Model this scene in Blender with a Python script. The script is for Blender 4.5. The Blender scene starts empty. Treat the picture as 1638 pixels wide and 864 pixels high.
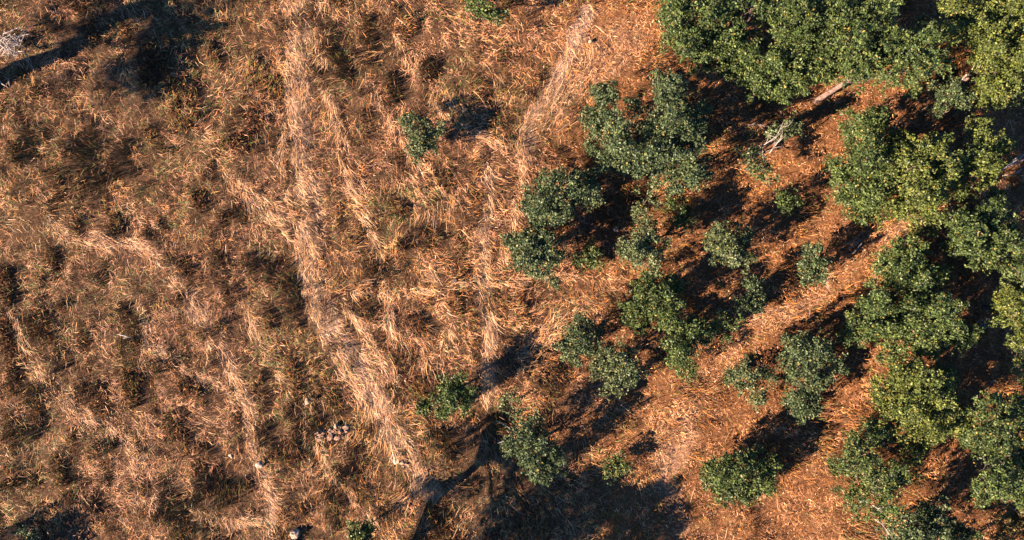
import bpy, math, random
import numpy as np

# ------------------------------------------------------------------ camera, sky, sun, exposure
sc = bpy.context.scene
H = 53.0                 # drone height (m)
S = 20.475               # photo pixels per metre on the ground
cam_d = bpy.data.cameras.new('camera'); cam = bpy.data.objects.new('camera', cam_d)
sc.collection.objects.link(cam); sc.camera = cam
cam.location = (0, 0, H); cam.rotation_euler = (0, 0, 0)
cam_d.sensor_width = 36.0; cam_d.lens = 36.0 * H / 80.0; cam_d.clip_end = 2000.0; cam_d.clip_start = 0.5

SUN_EL = math.radians(27.0)
SDIR = math.radians(27.0)                       # shadows fall towards this heading (from +X)
COT = 1 / math.tan(SUN_EL)
sun_d = bpy.data.lights.new('sun', 'SUN'); sun = bpy.data.objects.new('sun', sun_d)
sc.collection.objects.link(sun)
sun_d.energy = 5.0; sun_d.angle = math.radians(0.53); sun_d.color = (1.0, 0.735, 0.54)
# the lamp shines along its -Z; aim it to the shadow side and down
sun.rotation_euler = (math.pi / 2 - SUN_EL, 0, SDIR - math.pi / 2)
w = bpy.data.worlds.new('World'); sc.world = w; w.use_nodes = True
nt = w.node_tree
bg = nt.nodes['Background']; bg.inputs[1].default_value = 0.05
sky = nt.nodes.new('ShaderNodeTexSky'); sky.sky_type = 'NISHITA'; sky.sun_disc = False
sky.sun_elevation = SUN_EL
# direction to the sun = opposite of the shadows; Nishita rotation is clockwise from +Y
az = SDIR + math.pi
sky.sun_rotation = (math.pi / 2 - az) % (2 * math.pi)
sky.altitude = 1200; sky.air_density = 0.85; sky.dust_density = 0.0; sky.ozone_density = 7.0
nt.links.new(sky.outputs[0], bg.inputs[0])
vs = sc.view_settings
vs.view_transform = 'Standard'; vs.look = 'None'; vs.gamma = 1.0; vs.exposure = 2.0
sc.cycles.max_bounces = 5; sc.cycles.diffuse_bounces = 0; sc.cycles.glossy_bounces = 2
sc.cycles.transparent_max_bounces = 4

rng = np.random.default_rng(11); random.seed(5)
C = sc.collection

# ------------------------------------------------------------------ noise and fields
_T = np.random.default_rng(3).random((64, 256, 256)).astype(np.float32)
def vnoise(x, y, k=0):
    t = _T[k % 64]
    xi = np.floor(x).astype(np.int64); yi = np.floor(y).astype(np.int64)
    fx = x - xi; fy = y - yi
    fx = fx * fx * (3 - 2 * fx); fy = fy * fy * (3 - 2 * fy)
    a = t[xi & 255, yi & 255]; b = t[(xi + 1) & 255, yi & 255]
    c = t[xi & 255, (yi + 1) & 255]; d = t[(xi + 1) & 255, (yi + 1) & 255]
    return (a * (1 - fx) + b * fx) * (1 - fy) + (c * (1 - fx) + d * fx) * fy
def fbm(x, y, scale, k=0, oct=4):
    s = 0; amp = 1; tot = 0; f = 1 / scale
    for i in range(oct):
        s = s + amp * vnoise(x * f + 17.3 * i + 3.1 * k, y * f - 9.7 * i + 5.7 * k, k + i); tot += amp
        amp *= 0.5; f *= 2.03
    return s / tot
def sstep(a, b, v):
    t = np.clip((v - a) / (b - a), 0, 1); return t * t * (3 - 2 * t)
def px2w(px, py): return (px - 819) / S, (432 - py) / S
def P(px, py, z=0.0):                            # a photo pixel seen at height z -> world point
    f = (H - z) / H
    return ((px - 819) / S * f, (432 - py) / S * f, z)

# flattened trails: points in photo pixels, half width (px), paleness, bareness
TRAILS = [
    ([(470,-60),(486,60),(478,150),(484,240),(500,330),(486,420),(512,500),(560,590),(620,690),(690,780)], 24, 1.0, .25),
    ([(500,470),(540,540),(590,620),(645,730)], 24, 1.0, .5),
    ([(520,-60),(512,80),(540,200),(560,300),(610,400),(625,520),(635,640)], 11, .95, 0),
    ([(330,220),(370,290),(430,350),(500,400)], 13, .9, 0),
    ([(150,380),(220,390),(265,420),(318,500),(360,570),(395,650),(405,710),(432,790),(430,870)], 15, 1.0, .1),
    ([(40,540),(90,620),(120,660),(170,672),(205,700),(215,740)], 10, .9, 0),
    ([(230,480),(240,600),(235,700),(250,800)], 13, .6, 0),
    ([(60,300),(110,380),(180,395)], 10, .8, 0),
    ([(782,270),(776,350),(772,450),(782,560),(778,640)], 13, 1.0, .3),
    ([(940,20),(915,75),(890,135),(855,185),(840,250)], 17, 1.0, .6),
    ([(1000,60),(940,110),(880,170)], 46, .55, .15),
    ([(560,468),(650,470),(770,452),(900,440),(1010,450)], 8, .6, 0),
    ([(310,815),(370,828),(430,832)], 9, .8, 0),
    ([(660,90),(700,140),(760,190)], 13, .5, 0),
    ([(850,560),(900,500),(980,470)], 26, .35, .1),
    ([(1050,690),(1110,640),(1150,580),(1220,520),(1300,480),(1360,420),(1420,360)], 26, .3, .05),
    ([(1090,850),(1060,770),(1100,700)], 24, .5, .3),
    ([(600,150),(640,220),(700,300)], 11, .4, 0),
    ([(455,-60),(460,120),(452,260),(470,380)], 8, 1.0, 0), ([(540,480),(600,560),(655,640)], 9, .9, .1), ([(255,560),(300,590),(340,610),(368,640)], 9, 1.0, 0),
    ([(380,290),(440,330),(480,420)], 8, .9, 0), ([(110,620),(170,680),(215,740),(230,800)], 7, .8, 0), ([(20,500),(70,570),(110,650)], 7, .7, 0), ([(390,480),(420,560),(470,640),(530,760),(600,830)], 9, .7, 0),
    ([(630,60),(665,120),(720,190),(790,230)], 8, .6, 0), ([(690,420),(720,520),(700,600)], 8, .5, 0), ([(160,180),(180,300),(250,370)], 8, .5, 0), ([(290,170),(330,260),(350,330)], 8, .5, 0),
    ([(840,250),(830,330),(800,420)], 10, .6, 0), ([(690,760),(640,800),(560,850)], 12, .5, 0), ([(1180,520),(1270,490),(1330,470)], 13, .6, .2), ([(1400,385),(1440,365),(1470,350)], 12, .8, .3), ([(1120,640),(1075,700),(1050,745)], 12, .7, .2),
]
TW = [(np.array([px2w(*p) for p in pts]), wd / S, pale, bare) for pts, wd, pale, bare in TRAILS]
def trail_fields(x, y):
    pale = np.zeros_like(x); bare = np.zeros_like(x); wx = np.zeros_like(x); wy = np.zeros_like(x)
    jx = (fbm(x, y, 1.4, 21) - .5) * .8; jy = (fbm(x, y, 1.4, 25) - .5) * .8
    X = x + jx; Y = y + jy; brk = .6 + .4 * sstep(.36, .56, fbm(x, y, 1.1, 95, 3))
    for pts, wd, pl, br in TW:
        best = np.full_like(x, 1e9); tx = np.zeros_like(x); ty = np.zeros_like(x)
        for a, b in zip(pts[:-1], pts[1:]):
            d = b - a; L2 = d @ d
            t = np.clip(((X - a[0]) * d[0] + (Y - a[1]) * d[1]) / L2, 0, 1)
            dist = np.hypot(X - a[0] - t * d[0], Y - a[1] - t * d[1])
            m = dist < best
            best = np.where(m, dist, best); u = d / math.sqrt(L2)
            tx = np.where(m, u[0], tx); ty = np.where(m, u[1], ty)
        f = (1 - sstep(wd * .45, wd * 1.05, best)) * brk
        pale = np.maximum(pale, f * pl); bare = np.maximum(bare, f * br)
        wx += tx * f; wy += ty * f
    return pale, bare, wx, wy

# islands of tall standing grass: x, y, rx, ry in photo pixels
ISL = [(88,405,16,22),(22,455,28,34),(105,486,14,12),(168,448,16,14),(137,540,15,28),(205,500,12,24),(292,472,15,20),
 (236,370,11,24),(266,362,15,12),(325,322,22,20),(360,345,18,16),(192,360,24,20),(72,452,10,12),(88,330,14,16),(130,360,14,14),
 (215,548,14,14),(330,528,14,16),(348,565,12,20),(192,272,24,20),(80,212,9,18),(285,186,16,20),(368,200,12,20),(345,268,12,14),
 (315,152,14,16),(412,95,14,20),(460,278,9,22),(495,205,9,22),(550,245,8,18),(643,18,11,14),(655,50,18,16),(598,72,14,14),
 (500,335,10,36),(465,365,8,14),(540,345,11,24),(600,362,14,16),(652,388,22,14),(478,510,12,14),(590,490,14,24),(732,490,18,20),
 (435,505,18,22),(30,612,22,20),(68,650,18,22),(132,628,16,18),(222,622,28,34),(42,692,16,14),(102,752,18,34),(185,708,20,12),
 (228,706,12,14),(285,690,18,16),(300,618,16,22),(335,722,22,14),(372,780,44,34),(440,776,8,12),(470,655,12,22),(545,652,18,20),
 (430,690,22,18),(485,812,14,12),(300,855,22,16),(640,330,20,20),(700,370,26,20),(560,540,22,28),(680,520,34,20),(700,610,30,16),
 (520,120,14,20),(560,110,22,20),(640,140,30,26),(700,110,22,20),(250,215,20,18),(140,235,18,18),(40,250,22,20),(410,420,20,18),
 (150,590,14,16),(60,520,18,16),(10,540,18,20),(250,120,30,20),(350,90,20,20),(160,800,24,14),(240,780,18,14),(60,770,16,14),
 (760,330,12,30),(494,215,5,30),(498,120,4,36),(497,40,4,30),(446,60,5,40),(448,160,5,34),(533,60,5,30),(501,325,7,38),(770,340,6,40),(768,420,6,34),(766,520,7,34),(605,470,6,36),(616,560,6,36),(440,230,8,26),(352,560,7,34),(385,690,8,36),(300,560,7,26),(195,560,8,30),(120,700,8,30),(470,590,10,34),(510,640,10,30),(640,250,8,30),(590,200,10,26),(720,260,10,24),(85,600,8,28),(250,640,8,36),(425,640,10,26),(20,700,12,24),(60,680,10,20),(175,760,12,18),(330,640,12,18),(270,800,12,16),(850,230,20,18),(905,250,16,16),(765,560,12,20),(640,570,16,20),(720,700,20,14),(560,760,26,14),(590,640,10,16)]
IW = [((x - 819) / S, (432 - y) / S, a / S, b / S) for x, y, a, b in ISL]
def island(x, y, tall=False):                     # tall=True: only the standing stems on the sunny side of each hollow
    jx = (fbm(x, y, .8, 31, 4) - .5) * 1.1; jy = (fbm(x, y, .8, 35, 4) - .5) * 1.3
    m = np.zeros_like(x)
    for cx, cy, a, b in IW:
        u = (x + jx - cx); v_ = (y + jy - cy); u = u + .22 * v_
        if tall: d = np.hypot((u + .45 * a) / (a * .5), v_ / (b * 1.05))
        else: d = np.hypot(u / (a * .85), v_ / (b * 1.12))
        m = np.maximum(m, 1 - sstep(.8, 1.1, d))
    n = sstep(.625, .67, fbm(x * 1.5 + .3 * y, y * .8, 1.9, 40, 4)) * (1 - .35 * sstep(-6, 6, x)) * .9
    return np.maximum(m, n)
def right_field(x, y):                            # 0 in the open grassland, 1 under the trees
    return sstep(-2, 10, x + .25 * y * 0 + (fbm(x, y, 8, 44, 2) - .5) * 10)
def terrain(x, y):
    return (fbm(x, y, 14, 50, 3) - .5) * .7 + (fbm(x, y, 2.4, 54, 3) - .5) * .22
def th(x, y): return float(terrain(np.array([x], float), np.array([y], float))[0])

# ------------------------------------------------------------------ mesh helpers
def mesh_np(name, co, tris, mat, col=None, smooth=False):
    me = bpy.data.meshes.new(name)
    n = len(co); m = len(tris)
    me.vertices.add(n); me.vertices.foreach_set('co', np.ascontiguousarray(co, np.float32).ravel())
    me.loops.add(m * 3); me.loops.foreach_set('vertex_index', np.ascontiguousarray(tris, np.int32).ravel())
    me.polygons.add(m); me.polygons.foreach_set('loop_start', np.arange(0, m * 3, 3, dtype=np.int32))
    if smooth: me.polygons.foreach_set('use_smooth', np.ones(m, bool))
    me.update(calc_edges=True)
    if col is not None:
        a = me.color_attributes.new('Col', 'FLOAT_COLOR', 'POINT')
        c4 = np.ones((n, 4), np.float32); c4[:, :3] = col
        a.data.foreach_set('color', c4.ravel())
    me.materials.append(mat)
    return me
def link(name, me, parent=None, loc=None):
    o = bpy.data.objects.new(name, me); C.objects.link(o)
    if loc is not None: o.location = loc
    if parent: o.parent = parent
    return o
def tag(o, label=None, cat=None, group=None, kind=None):
    if label: o['label'] = label
    if cat: o['category'] = cat
    if group: o['group'] = group
    if kind: o['kind'] = kind
    return o
def empty(name, loc):
    o = bpy.data.objects.new(name, None); C.objects.link(o); o.location = loc; o.empty_display_size = .3
    return o
class TB:                                         # tubes collected into one mesh
    def __init__(s): s.v = []; s.f = []
    def tube(s, pts, rad, n=7, rough=.08):
        pts = np.array(pts, float); base = len(s.v)
        for i, p in enumerate(pts):
            d = pts[min(i + 1, len(pts) - 1)] - pts[max(i - 1, 0)]; d /= max(np.linalg.norm(d), 1e-6)
            a = np.cross(d, (0.3, 1, .2)); a /= max(np.linalg.norm(a), 1e-6); b = np.cross(d, a)
            for k in range(n):
                t = 2 * math.pi * k / n; r = rad[i] * (1 + random.uniform(-rough, rough))
                s.v.append(p + a * math.cos(t) * r + b * math.sin(t) * r)
        for i in range(len(pts) - 1):
            for k in range(n):
                q = [base + i * n + k, base + i * n + (k + 1) % n, base + (i + 1) * n + (k + 1) % n, base + (i + 1) * n + k]
                s.f += [(q[0], q[1], q[2]), (q[0], q[2], q[3])]
        e = base + (len(pts) - 1) * n; s.v.append(pts[-1]); c = len(s.v) - 1
        for k in range(n): s.f.append((e + k, e + (k + 1) % n, c))
    def mesh(s, name, mat, org=(0, 0, 0)):
        return mesh_np(name, np.array(s.v) - np.array(org), np.array(s.f), mat, smooth=True)
def wob(a, b, n, amp):                            # a crooked line from a to b
    a = np.array(a, float); b = np.array(b, float); L = np.linalg.norm(b - a); out = []
    for i in range(n + 1):
        t = i / n; p = a + (b - a) * t
        if 0 < i < n: p = p + np.array([random.uniform(-1, 1) for _ in range(3)]) * amp * L
        out.append(p)
    return out

# ------------------------------------------------------------------ materials
def new_mat(name):
    m = bpy.data.materials.new(name); m.use_nodes = True
    return m, m.node_tree, m.node_tree.nodes['Principled BSDF']
def attr_mat(name, rough, spec, trans=0.0, mottling=None):
    m, t, b = new_mat(name)
    a = t.nodes.new('ShaderNodeAttribute'); a.attribute_name = 'Col'
    b.inputs['Roughness'].default_value = rough; b.inputs['Specular IOR Level'].default_value = spec
    t.links.new(a.outputs['Color'], b.inputs['Base Color'])
    if trans:
        tr = t.nodes.new('ShaderNodeBsdfTranslucent'); mx = t.nodes.new('ShaderNodeMixShader'); mx.inputs[0].default_value = trans
        t.links.new(a.outputs['Color'], tr.inputs[0]); t.links.new(b.outputs[0], mx.inputs[1]); t.links.new(tr.outputs[0], mx.inputs[2])
        t.links.new(mx.outputs[0], t.nodes['Material Output'].inputs[0])
    return m
M_grass = attr_mat('dry_grass', .55, .25)
M_leaf = attr_mat('leaf', .45, .3, .10)
M_litter = attr_mat('leaf_litter', .7, .2)
def noise_mat(name, c1, c2, scale, rough=.85, bump=.3, stretch=None, spec=.2):
    m, t, b = new_mat(name)
    tc = t.nodes.new('ShaderNodeTexCoord'); n = t.nodes.new('ShaderNodeTexNoise'); n.inputs['Scale'].default_value = scale
    n.inputs['Detail'].default_value = 6; n.inputs['Roughness'].default_value = .65
    src = tc.outputs['Object']
    if stretch:
        mp = t.nodes.new('ShaderNodeMapping'); mp.inputs['Scale'].default_value = stretch
        t.links.new(src, mp.inputs[0]); src = mp.outputs[0]
    t.links.new(src, n.inputs['Vector'])
    r = t.nodes.new('ShaderNodeValToRGB'); r.color_ramp.elements[0].position = .35; r.color_ramp.elements[1].position = .65
    r.color_ramp.elements[0].color = (*c1, 1); r.color_ramp.elements[1].color = (*c2, 1)
    t.links.new(n.outputs[0], r.inputs[0]); t.links.new(r.outputs[0], b.inputs['Base Color'])
    bp = t.nodes.new('ShaderNodeBump'); bp.inputs['Strength'].default_value = bump; bp.inputs['Distance'].default_value = .05
    t.links.new(n.outputs[0], bp.inputs['Height']); t.links.new(bp.outputs[0], b.inputs['Normal'])
    b.inputs['Roughness'].default_value = rough; b.inputs['Specular IOR Level'].default_value = spec
    return m
M_bark = noise_mat('bark', (.07, .05, .04), (.19, .14, .115), 7, stretch=(1, 1, .35))
M_pale = noise_mat('pale_bark', (.05, .036, .032), (.30, .21, .18), 6, stretch=(1, 1, .4), bump=.9)
M_dead = noise_mat('dead_wood', (.17, .145, .13), (.50, .45, .41), 8)
M_rock = noise_mat('pale_stone', (.24, .17, .12), (.60, .47, .37), 3, bump=.9)
M_pink = noise_mat('pink_soil', (.26, .14, .095), (.56, .38, .29), 4, bump=.9)
M_dark = noise_mat('dark_stone', (.035, .028, .026), (.11, .08, .07), 8, bump=.5)
def ground_mat():
    m, t, b = new_mat('soil')
    a = t.nodes.new('ShaderNodeAttribute'); a.attribute_name = 'Col'
    tc = t.nodes.new('ShaderNodeTexCoord')
    n = t.nodes.new('ShaderNodeTexNoise'); n.inputs['Scale'].default_value = 3.2; n.inputs['Detail'].default_value = 9; n.inputs['Roughness'].default_value = .75
    t.links.new(tc.outputs['Object'], n.inputs['Vector'])
    r = t.nodes.new('ShaderNodeValToRGB'); r.color_ramp.elements[0].position = .3; r.color_ramp.elements[1].position = .7
    r.color_ramp.elements[0].color = (.55, .52, .5, 1); r.color_ramp.elements[1].color = (1.25, 1.25, 1.25, 1)
    t.links.new(n.outputs[0], r.inputs[0])
    mx = t.nodes.new('ShaderNodeMix'); mx.data_type = 'RGBA'; mx.blend_type = 'MULTIPLY'; mx.inputs[0].default_value = 1
    t.links.new(a.outputs['Color'], mx.inputs[6]); t.links.new(r.outputs[0], mx.inputs[7]); t.links.new(mx.outputs[2], b.inputs['Base Color'])
    bp = t.nodes.new('ShaderNodeBump'); bp.inputs['Strength'].default_value = .7; bp.inputs['Distance'].default_value = .12
    t.links.new(n.outputs[0], bp.inputs['Height']); t.links.new(bp.outputs[0], b.inputs['Normal'])
    b.inputs['Roughness'].default_value = .95; b.inputs['Specular IOR Level'].default_value = .1
    return m
M_soil = ground_mat()

# ------------------------------------------------------------------ the ground sheet and the worn paths cut out of it
def axis(half, step, far):
    a = np.arange(-half, half + 1e-6, step); o = half + np.geomspace(1, far - half, 26)
    return np.concatenate([-o[::-1], a, o])
xs = axis(48, .5, 900); ys = axis(30, .5, 900)
GX, GY = np.meshgrid(xs, ys, indexing='ij')
gx = GX.ravel(); gy = GY.ravel()
gz = terrain(gx, gy)
pale, bare, _, _ = trail_fields(gx, gy); rf = right_field(gx, gy)
soilA = np.array([.10, .06, .035]); soilB = np.array([.21, .10, .045]); soilP = np.array([.55, .37, .27])
gc = soilA[None] * (1 - rf[:, None]) + soilB[None] * rf[:, None]
pb = np.clip(bare * 1.25, 0, 1)[:, None]; gc = gc * (1 - pb) + soilP[None] * pb
gc = gc * (.75 + .5 * fbm(gx, gy, 5, 58, 3)[:, None])
nx, ny = GX.shape
I = np.arange(nx * ny).reshape(nx, ny)
q = np.stack([I[:-1, :-1], I[1:, :-1], I[1:, 1:], I[:-1, 1:]], -1).reshape(-1, 4)
bq = bare[q].mean(1) ; inner = (np.abs(gx[q]).max(1) < 48) & (np.abs(gy[q]).max(1) < 30)
cx = gx[q].mean(1)
def sheet(name, sel):
    qq = q[sel]; idx, inv = np.unique(qq, return_inverse=True); inv = inv.reshape(-1, 4)
    t = np.concatenate([inv[:, [0, 1, 2]], inv[:, [0, 2, 3]]])
    me = mesh_np(name, np.stack([gx[idx], gy[idx], gz[idx]], 1), t, M_soil, gc[idx], True)
    return tag(link(name, me), kind='structure')
pm = inner & (bq > .22)
sheet('ground', ~pm)
sheet('dirt_path', pm & (cx < -4)); sheet('dirt_path', pm & (cx >= -4) & (cx < 9)); sheet('dirt_path', pm & (cx >= 9))

# ------------------------------------------------------------------ grass (one blade bundle = one curved, tapered ribbon)
PAL = {'herb': (.125, .20, .05), 'straw': (.74, .405, .155), 'pink': (.65, .35, .205), 'rose': (.54, .245, .15), 'orange': (.66, .27, .075),
       'brown': (.36, .15, .062), 'olive': (.20, .205, .06), 'dark': (.15, .08, .06), 'pale': (.86, .58, .35)}
def pick(weights):
    names = list(weights); Wt = np.stack([np.broadcast_to(weights[k], weights[names[0]].shape) for k in names], 1)
    cs = np.cumsum(Wt, 1); u = rng.random(len(cs)) * cs[:, -1]
    i = (u[:, None] > cs).sum(1).clip(0, len(names) - 1)
    return np.array([PAL[k] for k in names])[i]
def ribbons(x, y, z, az, el, L, wd, bend, curl, roll, col, seg=2):
    n = len(x); p = np.stack([x, y, z], 1); rows = []; V = 2 * seg + 1
    for i in range(seg + 1):
        hx = np.cos(az); hy = np.sin(az)
        d = np.stack([np.cos(el) * hx, np.cos(el) * hy, np.sin(el)], 1)
        if i < seg:
            side = np.stack([-hy, hx, np.zeros(n)], 1); up = np.cross(side, d)
            sv = side * np.cos(roll)[:, None] + up * np.sin(roll)[:, None]
            hw = (wd * (1 - .3 * i / seg) * .5)[:, None]
            rows += [p - sv * hw, p + sv * hw]
        else: rows.append(p)
        p = p + d * (L / seg)[:, None]; el = el - bend; az = az + curl
    co = np.stack(rows, 1); g = terrain(x, y)
    co[..., 2] = np.maximum(co[..., 2], g[:, None] + .02)
    f = []
    for i in range(seg - 1): f += [(2*i, 2*i+1, 2*i+3), (2*i, 2*i+3, 2*i+2)]
    f.append((2*seg-2, 2*seg-1, 2*seg))
    tr = (np.arange(n)[:, None, None] * V + np.array(f)[None]).reshape(-1, 3)
    cc = np.repeat(col, V, 0)
    return co.reshape(-1, 3), tr, cc
OLZ = [(310,225,110,110),(250,330,90,60),(480,560,50,120),(100,480,110,70),(60,60,70,40),(400,650,60,90),(560,120,60,70),(200,470,80,50),(720,130,50,60),(1020,800,120,50),(300,110,70,60),(640,340,60,50),(40,700,60,60)]
def olive_zone(x, y):
    n_ = fbm(x, y, 1.2, 90, 3); m = np.zeros_like(x)
    for a, b, c, d in OLZ:
        q_ = np.hypot((x - (a - 819) / S) / (c / S), (y - (432 - b) / S) / (d / S)); m = np.maximum(m, 1 - sstep(.5, 1.1, q_))
    return m * sstep(.36, .58, n_)
def canopy(x, y, isl, rf):                        # how high the matted grass lies
    r = fbm(x, y, 1.3, 60, 3); r2 = fbm(x, y, .7, 63, 2)
    return .04 + .55 * isl + sstep(.44, .62, r) * .52 * (1 - .1 * rf) + .2 * r2
def flow(x, y, wx, wy):
    a = math.radians(-62) + (fbm(x, y, 5.5, 66, 2) - .5) * 5.0 + (fbm(x, y, 1.5, 68, 2) - .5) * 2.4
    vx = np.cos(a) + 1.6 * wx; vy = np.sin(a) + 1.6 * wy
    return np.arctan2(vy, vx)
XM, YM = 44.5, 25.5
N = 535000
x = rng.uniform(-XM, XM, N); y = rng.uniform(-YM, YM, N)
pale, bare, wx, wy = trail_fields(x, y); rf = right_field(x, y)
dens = (1 - .85 * bare) * (1 - .12 * rf)
clump = sstep(.30, .62, fbm(x, y, .55, 80, 2)); k = rng.random(N) < dens * (.18 + .82 * np.maximum(clump, np.clip(1.3 * pale, 0, 1))) * (1 - .96 * island(x, y))
x, y, pale, bare, wx, wy, rf = (v[k] for v in (x, y, pale, bare, wx, wy, rf)); n = len(x)
isl = island(x, y) * (1 - .8 * np.clip(pale, 0, 1)); cz = canopy(x, y, isl, rf) * (1 - .2 * pale) + .12 * pale
olive = np.maximum(sstep(.47, .62, fbm(x, y, 6, 70, 3)) * .8, olive_zone(x, y)) * (1 - .6 * rf) * (1 - .6 * pale); tint = fbm(x, y, 4, 73, 3)
col = pick({'straw': .5 + 1.1 * pale + .35 * rf, 'pink': .5 + 1.2 * pale + .7 * (tint > .55) + 1.0 * rf, 'orange': .4 * (1 - .8 * pale) + .75 * rf + .8 * rf * (tint < .45) + .5 * (tint < .42), 'brown': .7 + .5 * isl - .6 * pale + .45 * rf,
            'rose': .5 + .8 * (tint > .5) * (1 - rf), 'olive': .28 + 2.8 * olive + .5 * isl, 'herb': .10 + 1.3 * olive_zone(x, y) * (1 - pale) + 1.2 * sstep(.56, .68, fbm(x, y, 2.5, 77, 3)) * (1 - .6 * rf), 'dark': .18 + .5 * isl - .1 * pale + .4 * (1 - sstep(-22, -6, x)) * (1 - pale), 'pale': .12 + 2.2 * pale})
patch = .48 + .08 * rf + .85 * sstep(.3, .68, fbm(x, y, .9, 84, 3)); patch = patch + (1.12 - patch) * .9 * np.clip(pale, 0, 1); col = col * (rng.uniform(.65, 1.25, n) * patch)[:, None]
el = rng.normal(.2, .3, n) + .25 * isl
lf = 1 - sstep(-22, -8, x); L = rng.uniform(.16, .62, n) * (1 + .5 * pale) * (1 - .35 * rf) * (1 + .1 * lf); wd = rng.uniform(.012, .032, n) * (1 - .22 * lf)
azm = flow(x, y, wx, wy) + rng.normal(0, 1, n) * (.95 - .65 * np.clip(pale, 0, 1) + .2 * lf + .3 * rf)
z = terrain(x, y) + cz * rng.uniform(.25, 1.0, n) ** .7
co, tr, cc = ribbons(x, y, z, azm, el, L, wd, rng.uniform(.02, .25, n), rng.normal(0, .16, n), rng.normal(0, .55, n), col)
tag(link('dry_grass', mesh_np('dry_grass', co, tr, M_grass, cc)), 'matted dry straw coloured grass covering the open ground', 'grass', kind='stuff')
# standing grass in the islands
N = 640000
x = rng.uniform(-XM, XM, N); y = rng.uniform(-YM, YM, N)
isl = island(x, y, True); k = rng.random(N) < isl * .97 + .03 * (1 - island(x, y)); x = x[k]; y = y[k]; isl = isl[k]
pale, bare, wx, wy = trail_fields(x, y); k = rng.random(len(x)) < 1 - .85 * np.clip(pale, 0, 1)
x, y, isl, wx, wy = (v[k] for v in (x, y, isl, wx, wy)); n = len(x); rf = right_field(x, y)
olive = sstep(.42, .6, fbm(x, y, 5, 70, 3))
col = pick({'straw': .08 + 0 * x, 'orange': .22 + .5 * rf, 'brown': .8 + 0 * x, 'olive': .45 + .9 * olive, 'dark': 1.1 + 0 * x}) * rng.uniform(.65, 1.15, n)[:, None]  # brown-olive stems; extra dark ones put the shade of the hollows into colour
co, tr, cc = ribbons(x, y, terrain(x, y), flow(x, y, wx, wy) + rng.normal(0, .7, n), rng.uniform(1.05, 1.55, n), rng.uniform(.5, 1.2, n), rng.uniform(.02, .042, n),
                     rng.uniform(.1, .6, n), rng.normal(0, .2, n), rng.normal(0, .6, n), col)
tag(link('tall_grass', mesh_np('tall_grass', co, tr, M_grass, cc)), 'patches of tall standing grass, coloured darker for shade, between the flattened strips', 'grass', kind='stuff')
# long fallen stalks lying on top, combed along the trails and swirled between them
N = 90000
x = rng.uniform(-XM, XM, N); y = rng.uniform(-YM, YM, N)
pale, bare, wx, wy = trail_fields(x, y); rf = right_field(x, y)
k = rng.random(N) < (.05 + .85 * pale + .28 * sstep(.52, .62, fbm(x, y, 1.8, 88, 3))) * (1 - .92 * rf) * (1 - .9 * bare) * (1 - .9 * island(x, y))
x, y, pale, wx, wy, rf = (v[k] for v in (x, y, pale, wx, wy, rf)); n = len(x)
col = pick({'straw': .8 + 0 * x, 'pale': .5 + .8 * pale, 'pink': .4 + .6 * pale, 'orange': .3 + .3 * rf}) * (rng.uniform(.75, 1.2, n))[:, None]
cz = canopy(x, y, np.zeros(n), rf) * (1 - .2 * pale) + .12 * pale
co, tr, cc = ribbons(x, y, terrain(x, y) + cz * rng.uniform(.7, 1.1, n) + .03, flow(x, y, wx, wy) + rng.normal(0, .2, n), rng.normal(.14, .12, n), rng.uniform(.6, 1.4, n) * (1 - .4 * (x < -14)), rng.uniform(.012, .028, n),
                     rng.uniform(.05, .16, n), rng.normal(0, .14, n), rng.normal(0, .5, n), col, 3)
tag(link('fallen_stalks', mesh_np('fallen_stalks', co, tr, M_grass, cc)), 'long pale fallen grass stalks combed along the flattened strips', 'grass', kind='stuff')

# ------------------------------------------------------------------ leaves
LEAFCOL = {'green': [(.068, .112, .030), (.108, .150, .042), (.045, .074, .024)],
           'lime': [(.102, .142, .030), (.145, .175, .038), (.066, .094, .026)],
           'blue': [(.070, .110, .044), (.110, .150, .062), (.048, .076, .034)],
           'grey': [(.125, .158, .070), (.098, .132, .054), (.064, .094, .036)],
           'dry': [(.20, .17, .06), (.14, .14, .05), (.25, .14, .05)]}
def leaves(cen, m, spread, size, cols, up=.6):
    n = len(cen) * m
    c = np.repeat(cen, m, 0) + rng.normal(0, 1, (n, 3)) * spread * np.array([1, 1, .7])
    nor = rng.normal(0, 1, (n, 3)); nor[:, 2] = np.abs(nor[:, 2]) + up; nor /= np.linalg.norm(nor, axis=1)[:, None]
    d = c - np.repeat(cen, m, 0) + rng.normal(0, .08, (n, 3)); d -= nor * (d * nor).sum(1)[:, None]; d /= np.linalg.norm(d, axis=1)[:, None] + 1e-6
    s = np.cross(nor, d); l = size * rng.uniform(.5, 1.5, n); wv = l * rng.uniform(.26, .36, n)
    a = c - d * (l * .5)[:, None]; b = c + d * (l * .5)[:, None]
    fold = nor * (wv * rng.uniform(.1, .5, n))[:, None]
    e = c + s * wv[:, None] + fold; f = c - s * wv[:, None] + fold
    co = np.stack([a, e, b, f], 1).reshape(-1, 3)
    t = (np.arange(n)[:, None, None] * 4 + np.array([(0, 2, 1), (0, 3, 2)])[None]).reshape(-1, 3)
    pal = np.array(cols); ci = rng.integers(0, len(pal), len(cen)); base = np.repeat(pal[ci], m, 0)
    base = base * rng.uniform(.7, 1.35, n)[:, None] * np.repeat(rng.uniform(.62, 1.3, len(cen)), m)[:, None]
    yel = rng.random(n) < .02; base[yel] = (.30, .22, .05)
    return co, t, np.repeat(base, 4, 0)
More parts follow.
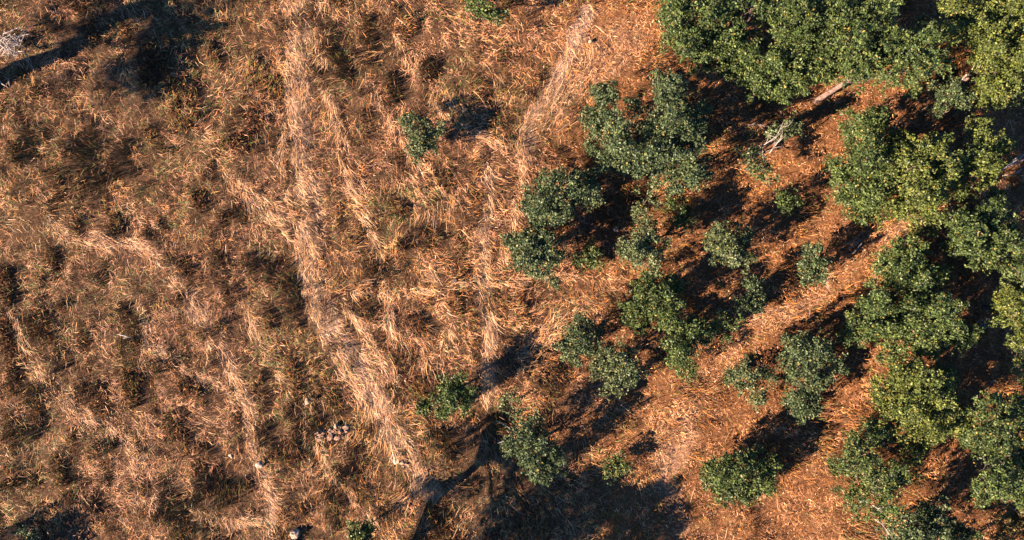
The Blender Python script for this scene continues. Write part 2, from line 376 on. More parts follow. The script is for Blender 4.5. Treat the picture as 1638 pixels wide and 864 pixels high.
def lobe_points(c, R, n, flat=.75):
    v = rng.normal(0, 1, (n, 3)); v[:, 2] = np.where(rng.random(n) < .72, np.abs(v[:, 2]), v[:, 2]); v /= np.linalg.norm(v, axis=1)[:, None]
    # the outline is uneven: sub-lobes bulge out and dips fall back
    ph = rng.uniform(0, 6.28, 3); az_ = np.arctan2(v[:, 1], v[:, 0])
    lump = 1 + .22 * np.sin(3 * az_ + ph[0]) + .15 * np.sin(5 * az_ + ph[1] + 2 * v[:, 2]) + .10 * np.sin(7 * v[:, 2] * 2 + ph[2])
    r = R * lump * rng.uniform(.25, 1, n) ** .45
    return np.array(c)[None] + v * r[:, None] * np.array([1, 1, flat])[None]
ntree = 0
def tree(name, label, cat, lobes, zc, col='green', base=None, dens=1.0, leaf=.15, trunk=.16, mat=None, group=None, bare=None, mid=None, straight=False):
    """lobes: (photo x, photo y, photo radius[, dz[, density]]); zc: height of the crown's middle"""
    global ntree; ntree += 1
    mat = mat or M_bark
    if zc > 2.9 and not straight and not isinstance(mid, list) and zc != 7.5: zc = 2.9 + (zc - 2.9) * .68
    elif straight: zc *= .88
    elif 1.7 < zc <= 2.9: zc *= 1.18
    W = []
    for lb in lobes:
        shade = zc == 7.5; z = zc + (lb[3] if len(lb) > 3 else 0); z *= 1 if shade else random.uniform(.86, 1.14)
        dn_ = lb[4] if len(lb) > 4 else 1.0
        if lb[2] > 13 and dn_ > .55 and not shade:                # crowns are deep: lower boughs and a top above each main lobe
            jx, jy = random.uniform(-.25, .25) * lb[2], random.uniform(-.25, .25) * lb[2]
            zl = max(.55 * z, .5); W.append((np.array(P(lb[0] + jx, lb[1] + jy, zl)), .8 * lb[2] / S * (H - zl) / H, .5 * dn_))
            if lb[2] > 20: zh = z * 1.32; W.append((np.array(P(lb[0] - jx, lb[1] - jy, zh)), .72 * lb[2] / S * (H - zh) / H, .8 * dn_))
        c = np.array(P(lb[0], lb[1], z)); W.append((c, (1.1 if zc < 3.6 else .93) * lb[2] / S * (H - z) / H, lb[4] if len(lb) > 4 else 1.0))
    mean = sum(c * r * r for c, r, _ in W) / sum(r * r for _, r, _ in W)
    if base: bx, by = px2w(*base)
    else: bx, by = mean[0] + random.uniform(-.25, .25), mean[1] + random.uniform(-.25, .25)
    o = np.array((bx, by, th(bx, by))); root = empty(name, o); tag(root, label, cat, group)
    tb = TB(); r0 = trunk
    if isinstance(mid, list):                      # a bent trunk: ground pixels with heights
        way = [np.array((*px2w(a, b), z)) for a, b, z in mid]; fork = way[-1]
        tb.tube([o - (0, 0, .15)] + way, [r0 * 1.15 * (1 - .62 * i / len(way)) for i in range(len(way) + 1)], 9)
    else:
        fork = o + (mean - o) * np.array([.45, .45, .42]) if mid is None else np.array(P(mid[0], mid[1], mid[2]))
        tb.tube([o + np.array((0, 0, -.15))] + wob(o + np.array((0, 0, .1)), fork, 3, 0 if straight else .05), [r0 * 1.5, r0 * 1.15, r0, r0 * .9, r0 * .8], 9)
    link('trunk', tb.mesh('trunk', mat, o), root)
    big = sorted(W, key=lambda t: -t[1])
    for c, R, dn in big[:9]:
        lb = TB(); tip = c + np.array((0, 0, -.1 * R)); ln = wob(fork, tip, 4, .06); rr = r0 * random.uniform(.42, .6)
        lb.tube(ln, [rr, rr * .8, rr * .62, rr * .45, rr * .3], 6)
        for k in range(4):
            e = c + np.array([random.uniform(-1, 1) * R * .75, random.uniform(-1, 1) * R * .75, random.uniform(-.1, .55) * R])
            lb.tube(wob(ln[random.choice((2, 3, 4))], e, 3, .08), [rr * .4, rr * .3, rr * .2, rr * .1], 5)
        link('limb', lb.mesh('limb', mat, o), root)
    pts = []
    if zc < 4.6 and dens == 1.0: dens = 1.3
    for c, R, dn in W:                             # boughs: loose clumps of twigs on the lobe, with gaps between them
        sub = lobe_points(c, R, max(4, int(10 * R * R * dens * dn + 1)))
        sub = np.concatenate([sub, lobe_points(c, R * 1.3, max(1, int(1.6 * R * R * dn)), .6)])
        for q_ in sub: pts.append(lobe_points(q_, random.uniform(.20, .55), random.randint(4, 12), .7))
    pts = np.concatenate(pts)
    co, t, cc = leaves(pts, 10, .10, leaf, LEAFCOL[col], up=.3)
    co[:, 2] = np.maximum(co[:, 2], o[2] + .03)
    link('crown', mesh_np('crown', co - o, t, M_leaf, cc), root)
    for br in (bare or []):                        # bleached leafless branches, points (x, y, z) in photo pixels and metres
        b = TB(); pp = [np.array(P(p[0], p[1], p[2] + .5)) for p in br['pts']]; rr = .62 * br.get('r', .06)
        b.tube(pp, [rr * (1 - .75 * i / (len(pp) - 1)) for i in range(len(pp))], 6)
        for k in range(5):                         # finer forks
            i0 = random.randrange(len(pp) - 1); q0 = pp[i0] + (pp[i0 + 1] - pp[i0]) * random.random(); d_ = pp[-1] - pp[0]
            e0 = q0 + d_ * random.uniform(.25, .5) + np.array([random.uniform(-.45, .45), random.uniform(-.45, .45), random.uniform(0, .3)])
            b.tube(wob(q0, e0, 3, .1), [rr * .42, rr * .34, rr * .25, rr * .12], 5)
        for s_, e_ in br.get('side', []):
            b.tube(wob(pp[s_], P(*e_), 3, .06), [rr * .6, rr * .45, rr * .3, rr * .12], 5)
        link('bare_branch', b.mesh('bare_branch', M_dead, o), root)
    return root

# --- top right stand
tree('tree', 'broad grey-green tree at the left end of the dense stand along the top edge', 'tree',
     [(1090,32,42),(1118,72,42,-.4),(1075,12,26),(1146,26,27,.5),(1158,72,34),(1112,104,20,-1.5,.4),(1168,104,26,-1),(1092,62,30),(1120,8,34)], 5.2, 'green', trunk=.2)
tree('tree', 'tree between the leftmost tree and the big central crown of the top stand', 'tree',
     [(1182,62,26),(1204,16,30,.4),(1198,88,24,-.6),(1165,5,28),(1192,105,22,-1,.6)], 5.4, 'green', trunk=.18)
tree('tree', 'large dense green tree whose crown hangs lowest toward the dark shadow in the top stand', 'tree',
     [(1255,22,42),(1262,78,42),(1212,128,34,-1.2),(1250,138,28,-1.2),(1298,105,44,-.3),(1322,52,46,.4),(1288,22,36),(1240,105,30,-.6),(1270,128,30,-1)], 5.6, 'green', trunk=.24)
tree('tree', 'large dark green tree with its thick leaning pinkish trunk showing below the crown', 'tree',
     [(1365,58,48),(1392,100,42,-.3),(1430,74,42),(1452,112,40,-.5),(1486,95,34,-.4),(1398,16,36,.3),(1368,100,34,-.5),(1480,60,30,0,.8),(1345,20,34)], 6.4, 'green',
     base=(1306,161), mid=(1354,131,4.1), trunk=.2, mat=M_pale, straight=True)
tree('tree', 'bright yellow-green tree filling the top right corner', 'tree',
     [(1516,8,24),(1552,32,46),(1602,18,46),(1632,52,42),(1524,50,30),(1582,68,38),(1642,92,38),(1640,-10,40)], 6.0, 'lime', trunk=.24)
tree('tree', 'yellow-green tree with two pale forked stems showing at its left side', 'tree',
     [(1572,86,28),(1592,116,38),(1602,145,32,-.4),(1566,156,16,-1,.6),(1624,112,30),(1580,140,26,-.8,.6),(1612,80,30)], 4.6, 'lime', trunk=.17, mat=M_pale, base=(1538,131), mid=(1566,112,2.8), straight=True,
     bare=[dict(pts=[(1537,129,.1),(1548,118,1.4),(1563,109,2.8)], r=.16), dict(pts=[(1542,126,.2),(1553,122,1.2),(1561,116,2.2)], r=.09)])
tree('small_tree', 'small tree with one bare white branch standing in the shade below the top stand', 'tree',
     [(1512,152,22,0,.8),(1528,164,17,-.2,.8),(1500,172,12,-.3,.8),(1543,158,12)], 2.8, 'blue', trunk=.08,
     bare=[dict(pts=[(1503,187,1.2),(1511,176,1.9),(1526,164,2.7)], r=.075, side=[(1,(1508,160,2.8))])])
# --- right side
tree('tree', 'round green tree on the left side of the crown pair under the top right stand', 'tree',
     [(1402,188,24,-.4),(1376,212,34),(1350,268,26,-.6),(1390,258,38,.3),(1358,302,32,-.5),(1396,308,34),(1398,350,24,-1.2,.5),(1336,276,14,-1),(1372,338,22,-1,.7)], 4.4, 'green', trunk=.2)
tree('tree', 'yellow-green tree on the right side of the crown pair under the top right stand', 'tree',
     [(1450,280,46),(1432,236,28,-.4),(1500,238,26),(1482,300,44,.3),(1472,342,34,-.7),(1506,272,30),(1438,326,26,-.8),(1480,250,30),(1528,290,20,-.6)], 5.0, 'lime', trunk=.22)
tree('tree', 'narrow yellow-green tree standing left of the pale fallen branches at the right edge', 'tree',
     [(1562,212,24),(1586,236,28),(1556,250,28),(1576,266,26,-.3),(1562,300,22,-.8,.5),(1594,308,18,-1,.4),(1535,282,14,-1,.5)], 4.4, 'lime', trunk=.16)
tree('tree', 'dense round green tree below the orange gap near the right edge', 'tree',
     [(1532,358,28),(1580,345,32),(1592,384,32),(1550,398,30,-.2),(1578,412,24,-.6),(1534,388,24,-.4),(1560,370,26,.4),(1608,360,20)], 5.0, 'green', trunk=.2)
tree('tree', 'olive green tree just left of the long black shadow on the right', 'tree',
     [(1448,402,32),(1428,436,30,-.2),(1470,446,28),(1450,430,30,.3),(1500,440,20,-.6,.7),(1412,412,16,-.8)], 4.6, 'green', trunk=.18)
tree('tree', 'widest spreading green tree on the right with a small red earth gap in its crown', 'tree',
     [(1392,484,28),(1378,520,28,-.3),(1420,518,34),(1460,495,36),(1502,500,38),(1528,532,26,-.4),(1482,540,36),(1358,532,20,-.8),(1440,572,24,-1,.55),(1412,562,18,-.8,.6),(1450,540,20),(1550,540,16,-.5)], 4.8, 'green', trunk=.24)
tree('tree', 'pale yellow-green tree cut off by the right edge at mid height', 'tree',
     [(1618,496,34),(1600,478,20,-.5),(1642,524,34),(1640,480,30)], 4.8, 'lime', trunk=.18)
tree('tree', 'dark green tree at the right edge beside the long black shadow', 'tree',
     [(1632,438,26),(1640,400,26),(1614,428,16,-.4),(1622,458,16,-.6)], 5.2, 'green', trunk=.17)
tree('tree', 'low green tree at the right edge just below the pale yellow-green one', 'tree',
     [(1636,566,20),(1645,600,20),(1622,552,10,-.3,.6)], 3.0, 'green', trunk=.12)
tree('tree', 'dense bright green dome-shaped tree above the small red earth gap at lower right', 'tree',
     [(1412,620,22,-.5),(1444,602,28),(1472,628,46,.3),(1502,652,40),(1442,656,38),(1530,672,26,-.4),(1484,680,34,-.2),(1458,724,26,-1,.9),(1500,610,24),(1410,646,16,-.8)], 4.8, 'lime', trunk=.22)
tree('tree', 'tall green tree running down the right edge in the lower corner', 'tree',
     [(1580,650,26),(1622,668,36),(1592,700,32),(1612,740,40),(1582,778,32),(1640,722,34),(1556,702,22,-.4),(1600,770,26),(1632,790,26)], 5.4, 'green', trunk=.24)
tree('tree', 'thin-crowned green tree with scattered bare white twigs at lower right', 'tree',
     [(1360,702,20,-.3,.8),(1396,690,24),(1376,738,36,.2,.8),(1348,782,22,-.8,.5),(1402,776,34,0,.65),(1430,756,24),(1378,812,26,-.6,.5),(1422,812,24,-.3,.7),(1340,745,16,-.6,.6)], 4.2, 'green', trunk=.18,
     bare=[dict(pts=[(1394,790,3.0),(1396,778,3.6),(1398,768,4.2)], r=.07), dict(pts=[(1404,768,3.9),(1411,764,4.3),(1418,764,4.5)], r=.06),
           dict(pts=[(1376,803,3.2),(1385,802,3.7),(1390,800,3.9)], r=.055), dict(pts=[(1396,808,3.4),(1403,813,3.7),(1410,815,4.0)], r=.06),
           dict(pts=[(1396,828,3.0),(1410,838,3.3),(1420,850,3.7)], r=.06, side=[(1,(1418,842,3.5))])])
tree('tree', 'bluish green tree cut by the bottom edge under the black shadow at lower right', 'tree',
     [(1500,830,26,0,.8),(1470,850,32),(1532,852,22,0,.8),(1440,862,28),(1505,868,30),(1482,826,16,-.4,.6)], 3.6, 'blue', trunk=.16)
tree('shrub', 'yellowing shrub with a bare stick in the bottom right corner', 'shrub',
     [(1612,830,20,0,.7),(1630,848,20),(1600,850,16,-.2,.6),(1638,822,14)], 2.0, 'dry', trunk=.07,
     bare=[dict(pts=[(1608,806,1.2),(1620,814,1.8),(1632,824,2.3)], r=.06), dict(pts=[(1584,862,.7),(1596,856,1.0),(1608,856,1.4)], r=.06)])
tree('tree', 'tree beyond the bottom edge below the bright green dome tree', 'tree',
     [(1560,885,30),(1600,900,34),(1640,890,30)], 4.5, 'green', trunk=.18)
# --- middle
tree('tree', 'widest tree in the middle, deep bluish green, right of the pale bare track', 'tree',
     [(966,152,26),(948,188,22,-.4),(946,236,14,-.8,.7),(976,204,32),(992,238,32),(962,262,20,-.8,.7),(1012,172,18,-.5,.7),(1066,150,34,.3),(1088,190,36,.4),(1042,204,28),(1052,242,32),(1092,250,32),
      (1112,278,22,-.6),(1080,286,26,-.7,.8),(1022,262,24,-.4),(1112,212,22),(1124,180,16,-.5,.7)], 5.0, 'blue', trunk=.26)
tree('sapling', 'thin see-through sapling just below the widest middle tree', 'shrub',
     [(1034,326,20,0,.5),(1046,302,16,0,.5),(1026,342,12,-.3,.4)], 2.0, 'grey', trunk=.06)
tree('sapling', 'sparse green sapling to the right of the thin see-through one', 'shrub',
     [(1090,338,19,0,.6),(1096,362,13,-.2,.6),(1078,322,12,0,.5)], 2.2, 'green', trunk=.06)
tree('tree', 'dark bluish green tree left of the black shadow in the middle', 'tree',
     [(882,300,28),(860,328,28,-.2),(922,298,32,.2),(942,312,22,-.2),(892,336,26),(868,352,18,-.5,.7)], 4.0, 'blue', trunk=.18)
tree('tree', 'dark green tree directly below the dark bluish one at the grassland edge', 'tree',
     [(852,388,28),(874,396,26),(824,388,14,-.5,.7),(850,420,22,-.3),(888,418,16,-.4,.7),(880,452,11,-1,.8)], 3.4, 'blue', trunk=.15)
tree('shrub', 'small half-shaded shrub right of the dark green grassland edge tree', 'shrub',
     [(942,404,15),(926,420,11,-.2,.7),(955,416,10,-.2,.7)], 1.5, 'green', trunk=.05)
tree('small_tree', 'grey-green upright small tree at the centre of the loose middle group', 'tree',
     [(1032,378,22),(1014,404,23,-.1),(1046,402,20),(1040,430,15,-.5,.6),(1000,398,12,-.4,.7)], 2.9, 'grey', trunk=.1)
tree('small_tree', 'grey-green small tree with reddish twigs alone on the right of the middle group', 'tree',
     [(1150,378,21),(1182,374,20,0,.8),(1166,408,25),(1190,404,16,-.3,.7),(1140,392,12,-.4,.6)], 3.0, 'grey', trunk=.1)
tree('tree', 'dense green tree in the middle group above the orange clearing', 'tree',
     [(1036,470,27),(1060,482,25),(1010,500,19,-.3),(1072,456,15,-.3,.7),(1086,462,10,-.5,.7),(1022,518,17,-.5,.8),(1046,500,18,-.3)], 3.2, 'green', trunk=.12)
tree('small_tree', 'green small tree with a long side bough reaching right over the orange clearing', 'tree',
     [(1076,520,24),(1100,530,21),(1086,560,23,-.2),(1096,586,17,-.5),(1122,536,15,-.3,.8),(1148,526,14,-.4,.8),(1166,514,12,-.4,.8)], 2.9, 'green', trunk=.11)
tree('shrub', 'bluish shrub lying in the shade right of the long side bough', 'shrub',
     [(1196,464,19,0,.7),(1206,488,15,-.2,.7),(1186,485,11,-.2,.5)], 2.2, 'blue', trunk=.06)
tree('small_tree', 'bluish green small tree on the lower left of the middle group', 'tree',
     [(926,540,26),(914,562,17,-.3,.8),(950,528,17,-.2,.8),(948,552,15,-.2,.7),(902,545,12,-.3,.5)], 2.6, 'blue', trunk=.09)
tree('small_tree', 'pale grey-green small tree touching the bluish one at the middle group\'s lower end', 'tree',
     [(986,570,23),(1004,596,22,-.1),(976,614,18,-.3),(960,586,15,-.4,.8),(1016,580,13,-.3,.6),(966,560,13,-.2,.8)], 2.6, 'grey', trunk=.09)
tree('small_tree', 'small spreading tree left of the taller grey-green one beside the orange slope', 'tree',
     [(1194,606,25,0,.75),(1214,630,16,-.3,.7),(1232,598,15,-.2,.6)], 2.4, 'grey', trunk=.08)
tree('tree', 'grey-green tree with a ragged crown left of the black diagonal shadow', 'tree',
     [(1276,560,24),(1310,560,25,.1),(1322,588,18,-.2),(1290,598,25),(1276,640,22,-.5),(1296,656,16,-.8,.8),(1258,578,16,-.4,.7),(1300,628,16,-.5,.7)], 3.4, 'blue', trunk=.14)
tree('shrub', 'dense rounded green shrub alone on the pale grass at lower middle right', 'shrub',
     [(1150,755,24),(1180,745,27,.1),(1210,764,28,.1),(1165,780,23,-.2),(1230,746,16,-.2),(1138,775,15,-.4),(1195,785,17,-.4)], 2.2, 'green', trunk=.1)
tree('tree', 'dark green tree on the edge of the big ragged shadow at bottom centre', 'tree',
     [(850,690,23),(838,716,25),(872,720,25,.1),(860,750,22,-.1),(886,744,17,-.3),(860,772,12,-.6,.8),(815,705,12,-.4,.6)], 3.6, 'blue', trunk=.14)
tree('sapling', 'thin sapling with sparse leaves just above the dark bottom centre tree', 'shrub',
     [(818,638,12,0,.6),(826,660,13,-.2,.55),(808,650,9,-.2,.4)], 1.9, 'grey', trunk=.05)
tree('shrub', 'compact green shrub alone left of its own black shadow, below the centre', 'shrub',
     [(725,606,13,.2),(720,630,22),(742,640,19),(708,652,15,-.3),(736,620,14)], 2.2, 'green', trunk=.08)
tree('shrub', 'tiny green bush in the dry grass left of the compact shrub below the centre', 'shrub',
     [(675,649,7,0,.8),(683,652,5,0,.7)], .6, 'green', trunk=.03, leaf=.18)
tree('shrub', 'solitary grey-green shrub in the open grassland at upper centre', 'shrub',
     [(660,200,13),(676,214,18,.1),(692,210,15),(672,240,16,-.1),(652,188,8,-.3,.8),(686,232,13),(660,224,11,-.2,.7)], 1.8, 'grey', trunk=.08)
tree('small_tree', 'small green tree cut by the top edge left of the pale track', 'tree',
     [(764,8,16),(784,24,13,-.1),(800,32,10,-.4,.7),(776,-4,17),(752,6,9,-.4,.7)], 2.6, 'green', trunk=.09)
tree('small_tree', 'little green tree with a long thin shadow at the bottom edge', 'tree',
     [(580,845,15),(569,855,9,-.2),(591,851,10,-.2),(578,860,12)], 2.5, 'green', trunk=.07, base=(593,834))
tree('shrub', 'low bright green bush right of the big ragged shadow at bottom centre', 'shrub',
     [(985,740,12),(975,755,10,-.1),(995,748,8,-.1,.7)], 1.3, 'green', trunk=.05)
tree('small_tree', 'slim upright green tree alone on the orange slope with a black shadow behind', 'tree',
     [(1300,404,16,.2),(1295,428,18),(1306,440,16),(1288,446,12,-.3,.8),(1308,420,13)], 3.0, 'blue', trunk=.09)
tree('shrub', 'small green bush between dark shadows above the slim upright tree', 'shrub',
     [(1258,314,11,0,.8),(1254,330,10,-.1,.8),(1266,324,8,-.1,.7)], 1.8, 'green', trunk=.04)
tree('small_tree', 'half-dead small tree with many bare white branches in the upper middle', 'tree',
     [(1196,246,11,-.5,.4),(1211,268,13,-.5,.6),(1226,277,10,-.7,.6),(1256,214,10,-.2,.6),(1268,205,8,-.2,.6),(1234,208,8,-.2,.4),(1196,264,9,-.7,.5)], 2.8, 'grey', trunk=.1, dens=.6,
     bare=[dict(pts=[(1204,252,1.8),(1222,232,2.6),(1240,220,3.0),(1248,208,3.3)], r=.09, side=[(1,(1208,233,2.9)),(1,(1212,242,2.4)),(2,(1226,214,3.0))]),
           dict(pts=[(1230,246,2.0),(1244,228,2.7),(1258,216,3.2)], r=.08, side=[(1,(1236,230,3.0))]),
           dict(pts=[(1212,266,1.4),(1220,252,2.1),(1226,240,2.5)], r=.06),
           dict(pts=[(1197,201,1.6),(1206,198,2.1),(1219,200,2.4)], r=.055, side=[(1,(1202,207,2.1))])])
tree('sapling', 'tiny green sapling in the dark shadow right of the half-dead tree', 'shrub',
     [(1273,192,8,0,.7),(1268,200,6,0,.6)], 1.5, 'blue', trunk=.03)
tree('sapling', 'small leafy sapling at the lower left foot of the round tree by the orange slope', 'shrub',
     [(1165,610,8,0,.4),(1172,598,6,0,.4)], 1.0, 'grey', trunk=.03)
# --- trees standing just outside the frame whose shade falls into it
def shadow_px(sx, sy, z):                          # image pixel of the point at height z whose shade falls on ground pixel sx, sy
    ux, uy = px2w(sx, sy); ux -= z * COT * math.cos(SDIR); uy -= z * COT * math.sin(SDIR)
    f = H / (H - z); return (ux * S * f + 819, 432 - uy * S * f)
def shade_lobes(spots):
    out = []
    for sx, sy, r, z, d in spots:
        a, b = shadow_px(sx, sy, z); out.append((a, b, r * H / (H - z), z - 7.5, d))
    return out
tree('tree', 'tall tree outside the left edge throwing the thick trunk shadow in the top left corner', 'tree',
     shade_lobes([(150,36,26,7.5,1.2),(122,60,15,7.5,1.2),(215,108,38,7.5,1.3),(175,122,22,7,1.2),(258,116,38,7.8,1.3),(205,142,20,7,1.1),(292,60,27,8.5,1.1),(250,18,30,8.5,1.2),(318,28,28,9,1),(200,16,22,8,1.1),(285,100,24,8,1.1),(330,-20,40,9,.9),(100,76,12,6.5,.8),(80,20,16,7,.7),(170,60,22,7.5,.9),(335,60,26,9,.9),(240,150,18,7,.9),(300,140,16,8,.7),(120,120,10,6.5,.5),(230,60,20,7.5,1)]),
     7.5, 'green', base=(-34,150), mid=[(-36,147,2),(-30,156,4),(-38,143,6),(-26,148,8)], trunk=.75, dens=.95)
tree('tree', 'tall bent tree outside the bottom edge throwing the big ragged shadow', 'tree',
     shade_lobes([(900,800,55,6.8,.8),(1000,822,46,7,.7),(960,856,46,6.6,.8),(850,850,50,6.6,.9),(775,690,30,8.2,.7),(840,770,32,7.6,.5),(1040,860,34,6.6,.7),(735,705,30,8.6,.55),(800,820,34,7,.9),(880,765,30,7,1),(940,775,30,7,.9),(1040,800,30,7,.8),(740,790,22,7.4,.5),(990,770,22,7,.7),(870,850,34,6.4,1),(780,860,30,6.2,.9),(900,730,24,7,.9),(1060,835,30,7,.9),(720,830,18,6.4,.6),(960,800,34,7,1)]),
     7.5, 'green', base=(672,880), mid=[(629,867,1.5),(588,855,3),(586,833,5),(524,817,7)], trunk=.40, dens=2.0)
tree('tree', 'leafy tree at the bottom left corner throwing a black shadow', 'tree',
     shade_lobes([(66,836,24,2.9,1.5),(100,838,24,3.2,1.5),(85,862,32,2.8,1.4),(138,830,12,3.2,1.2),(125,856,16,3,1.2),(35,846,16,2.2,1.2),(110,866,24,2.8,1.3)]) + [(40,858,12,-5.9,.5),(55,862,10,-5.9,.4)], 7.5, 'grey', base=(8,872), trunk=.12)

# ------------------------------------------------------------------ dead wood
def dead(name, label, cat, tubes, org):
    o = np.array((*px2w(*org), 0)); o[2] = th(o[0], o[1]); root = empty(name, o); tag(root, label, cat)
    for pts, r in tubes:
        b = TB(); pp = [np.array(P(px, py, z)) for px, py, z in pts]
        for p in pp: p[2] += th(p[0], p[1]) + .25
        b.tube(pp, [.95 * r * (1 - .6 * i / (len(pp) - 1)) for i in range(len(pp))], 6)
        link('branch', b.mesh('branch', M_dead, o), root)
    return root
dead('dead_shrub', 'dead leafless shrub with curved white branches at the left edge beside the trunk shadow', 'dead shrub',
     [([(22,52,.5),(30,49,.9),(36,46,1.1),(41,49,1.1)], .06), ([(38,60,.5),(46,58,.8),(53,57,.9)], .07), ([(27,88,.5),(36,85,.8),(44,85,.9),(50,93,.8),(56,101,.5)], .055),
      ([(15,76,.3),(20,72,.6),(25,68,.9)], .07), ([(0,68,.3),(8,76,.5),(16,82,.6),(26,86,.5)], .06), ([(10,88,.2),(16,78,.6),(20,66,.8)], .05),
      ([(34,74,.3),(37,66,.7),(36,62,.9)], .05), ([(0,128,.2),(8,136,.5),(18,142,.5)], .06), ([(48,96,.3),(56,108,.4),(64,116,.4)], .035), ([(18,128,.3),(20,138,.4),(22,141,.4)], .05),
      ([(24,80,.2),(30,72,.5),(40,68,.6)], .04), ([(2,56,.2),(8,62,.5),(14,70,.5)], .04)] + [([(18+random.uniform(-16,16),74+random.uniform(-18,14),.3),(22+random.uniform(-20,20),76+random.uniform(-24,18),.7),(26+random.uniform(-28,36),78+random.uniform(-36,34),1.1)], .034) for _ in range(26)], (24, 78))
dead('fallen_branch', 'bundle of pale dry branches lying in the shade at the right edge', 'fallen branch',
     [([(1598,273,.4),(1612,264,.7),(1626,256,.9),(1645,240,1.1)], .10), ([(1612,262,.5),(1628,250,.9),(1642,244,1.0)], .07), ([(1604,270,.4),(1622,262,.5),(1644,252,.7)], .07),
      ([(1618,278,.4),(1624,276,.4),(1630,272,.4)], .07), ([(1632,286,.3),(1640,288,.3),(1648,290,.3)], .06), ([(1602,240,.5),(1606,245,.6),(1612,250,.6)], .05), ([(1600,282,.2),(1610,280,.3),(1618,281,.3)], .05)], (1618, 266))
dead('fallen_branch', 'pale forked branch lying on the grass left of the dense middle tree', 'fallen branch',
     [([(985,592,.3),(978,580,.4),(966,574,.4),(958,568,.3)], .05), ([(985,592,.3),(984,582,.4),(986,574,.3)], .05), ([(966,574,.4),(962,580,.3),(955,584,.2)], .03)], (978, 581))
dead('fallen_branch', 'thin brown forked stick beside the thin sapling at bottom centre', 'fallen branch',
     [([(793,672,.4),(806,678,.4),(820,687,.3),(830,692,.2)], .05), ([(796,708,.3),(808,704,.4),(818,698,.4),(824,694,.3)], .04)], (808, 690))
dead('fallen_branch', 'grey brushwood heap on the orange slope behind the slim upright tree', 'fallen branch',
     [([(1352,398,.3),(1364,392,.4),(1376,380,.5)], .05), ([(1356,406,.2),(1370,398,.4),(1384,390,.5)], .04), ([(1360,386,.3),(1368,380,.5),(1374,372,.6)], .04), ([(1364,402,.2),(1374,390,.4),(1378,378,.5)], .04),
      ([(1350,390,.2),(1366,388,.5),(1382,382,.4)], .035)], (1366, 390))
dead('fallen_branch', 'fine grey twigs in the black shadow left of the pale yellow-green edge tree', 'fallen branch',
     [([(1556,512,.4),(1566,518,.7),(1580,516,.8)], .04), ([(1560,524,.4),(1570,516,.8),(1576,506,1.0)], .04), ([(1554,520,.3),(1568,522,.6),(1584,524,.6)], .04), ([(1562,506,.4),(1568,514,.7),(1572,524,.7)], .035),
      ([(1558,528,.3),(1572,524,.5),(1586,512,.7)], .035), ([(1564,510,.5),(1578,510,.9),(1588,504,.9)], .03)], (1568, 518))
dead('fallen_branch', 'short pale stick in the tall grass of the left field', 'fallen branch', [([(194,535,.8),(203,537,.9),(214,540,.8)], .06), ([(200,541,.7),(206,539,.85),(212,538,.8)], .03)], (204, 538))
dead('fallen_branch', 'two crossed thin sticks on the orange slope below the slim upright tree', 'fallen branch', [([(1314,452,.3),(1320,459,.35),(1326,466,.3)], .05), ([(1318,450,.3),(1322,457,.4),(1325,463,.3)], .03)], (1320, 459))

# ------------------------------------------------------------------ stones and diggings
def lump(R, seed, squash=.7, rough=.5, seg=14, ring=9):
    v = []; f = []
    for i in range(ring + 1):
        ph = math.pi * i / ring
        for k in range(seg):
            t = 2 * math.pi * k / seg; d = np.array([math.sin(ph) * math.cos(t), math.sin(ph) * math.sin(t), math.cos(ph)])
            n_ = float(vnoise(np.array([d[0] * 1.6 + seed * 3.7 + 50]), np.array([d[1] * 1.6 + d[2] * 2.1 + seed]), seed)[0]) - .5
            v.append(d * R * (1 + 2 * rough * n_) * np.array([1, .85, squash]))
    for i in range(ring):
        for k in range(seg):
            a = i * seg + k; b = i * seg + (k + 1) % seg; c = (i + 1) * seg + (k + 1) % seg; d = (i + 1) * seg + k
            f += [(a, d, c), (a, c, b)]
    return np.array(v), np.array(f)
def stone(name, label, px, py, r, mat, seed, lift=.35, cat='rock', group=None):
    x_, y_ = px2w(px, py); R = r / S; v, f = lump(R, seed)
    o = link(name, mesh_np(name, v, f, mat), None, (x_, y_, th(x_, y_) + R * lift + .15)); o.rotation_euler = (0, 0, seed * 1.3)
    return tag(o, label, cat, group)
stone('pale_boulder', 'pale boulder on the flattened strip at lower left, near a small dark hollow', 417, 742, 6.5, M_rock, 3, .5)
stone('pale_boulder', 'upper of the two white boulders at the bottom edge left of centre', 474, 852, 7, M_rock, 5, .5)
stone('pale_boulder', 'lower of the two white boulders at the bottom edge, cut by the frame', 470, 863, 7, M_rock, 6, .4)
stone('pale_stone', 'small white stone with a dark side in the grass left of the pale trail', 492, 641, 5, M_rock, 8, .6)
stone('white_stone', 'small white stone gleaming in the black shadow of the middle group', 985, 366, 5, M_rock, 9, .8)
stone('pale_stone', 'pale stone in the brown grass of the left field below the trail bend', 372, 728, 4, M_rock, 12, .5)
stone('pale_stone', 'small pale stone beside the bare track at the top', 944, 68, 3.4, M_rock, 13, .4)
stone('dark_stone', 'leftmost and largest of the three small dark lumps beside the vertical trail', 731, 450, 5.5, M_dark, 2, .9)
stone('dark_stone', 'middle one of the three small dark lumps beside the vertical trail', 741, 451, 4.2, M_dark, 4, .9)
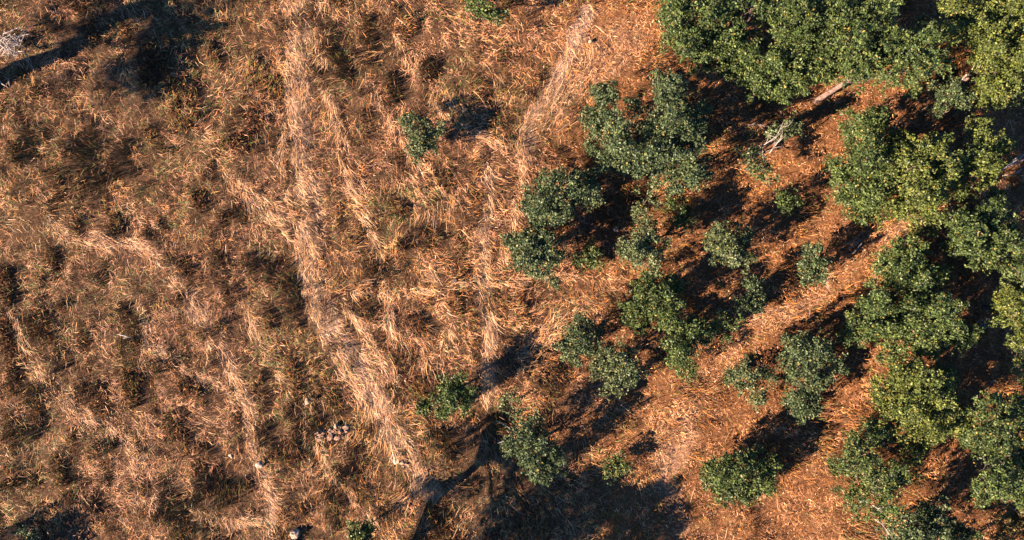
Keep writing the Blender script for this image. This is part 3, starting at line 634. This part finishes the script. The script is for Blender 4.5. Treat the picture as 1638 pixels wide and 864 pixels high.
stone('dark_stone', 'rightmost of the three small dark lumps, nearest the vertical trail', 754, 452, 4.2, M_dark, 7, .9)
def diggings(label, px, py, spots, mat=None):
    x_, y_ = px2w(px, py); o = np.array((x_, y_, th(x_, y_))); root = empty('dug_soil', o); tag(root, label, 'soil heap')
    v, f = lump(.5, 21, .28, .3); link('mound', mesh_np('mound', v, f, mat or M_pink), root)
    for i, (a, b, r) in enumerate(spots):
        v, f = lump(r / S, i + 15 + px % 7, .6, .8, 11, 7); xx, yy = px2w(a, b)
        c = link('clod', mesh_np('clod', v, f, mat or M_pink), root); c.location = (xx - x_, yy - y_, th(xx, yy) - o[2] + .2 + .15 * r / S); c.rotation_euler = (0, 0, i * 1.7); c.scale = (1, random.uniform(.6, 1.1), random.uniform(.6, 1))
    return root
diggings('heap of pinkish dug earth with dark holes in the grass left of the pale trail', 543, 690,
         [(534,690,5),(529,698,6),(540,700,6),(545,692,5),(553,684,5),(537,682,4),(528,688,4),(548,699,4),(556,703,3),(555,690,3.5)])
diggings('smaller scatter of pinkish earth clods left of the larger dug heap', 512, 697, [(508,694,4),(514,699,5),(512,703,3.5),(506,700,3),(518,693,3)])
diggings('bleached bare earth patch at the lower end of the pale trail', 636, 734, [(632,728,4),(638,734,5),(644,739,4),(634,738,4),(628,732,3),(646,745,3)], M_rock)

# ------------------------------------------------------------------ fallen leaves under the trees
N = 17000
x = rng.uniform(0, 46, N); y = rng.uniform(-27, 27, N); k = rng.random(N) < right_field(x, y); x = x[k]; y = y[k]
cen = np.stack([x, y, terrain(x, y) + rng.uniform(.03, .16, len(x))], 1)
co, t, cc = leaves(cen, 1, .02, .10, [(.50, .26, .10), (.36, .17, .07), (.62, .40, .21), (.24, .13, .07), (.66, .48, .33)], up=1.5)
tag(link('leaf_litter', mesh_np('leaf_litter', co, t, M_litter, cc)), 'orange brown fallen leaves scattered under the trees', 'leaf litter', kind='stuff')
print('trees', ntree, 'tris', sum(len(o.data.polygons) for o in sc.objects if o.type == 'MESH'))
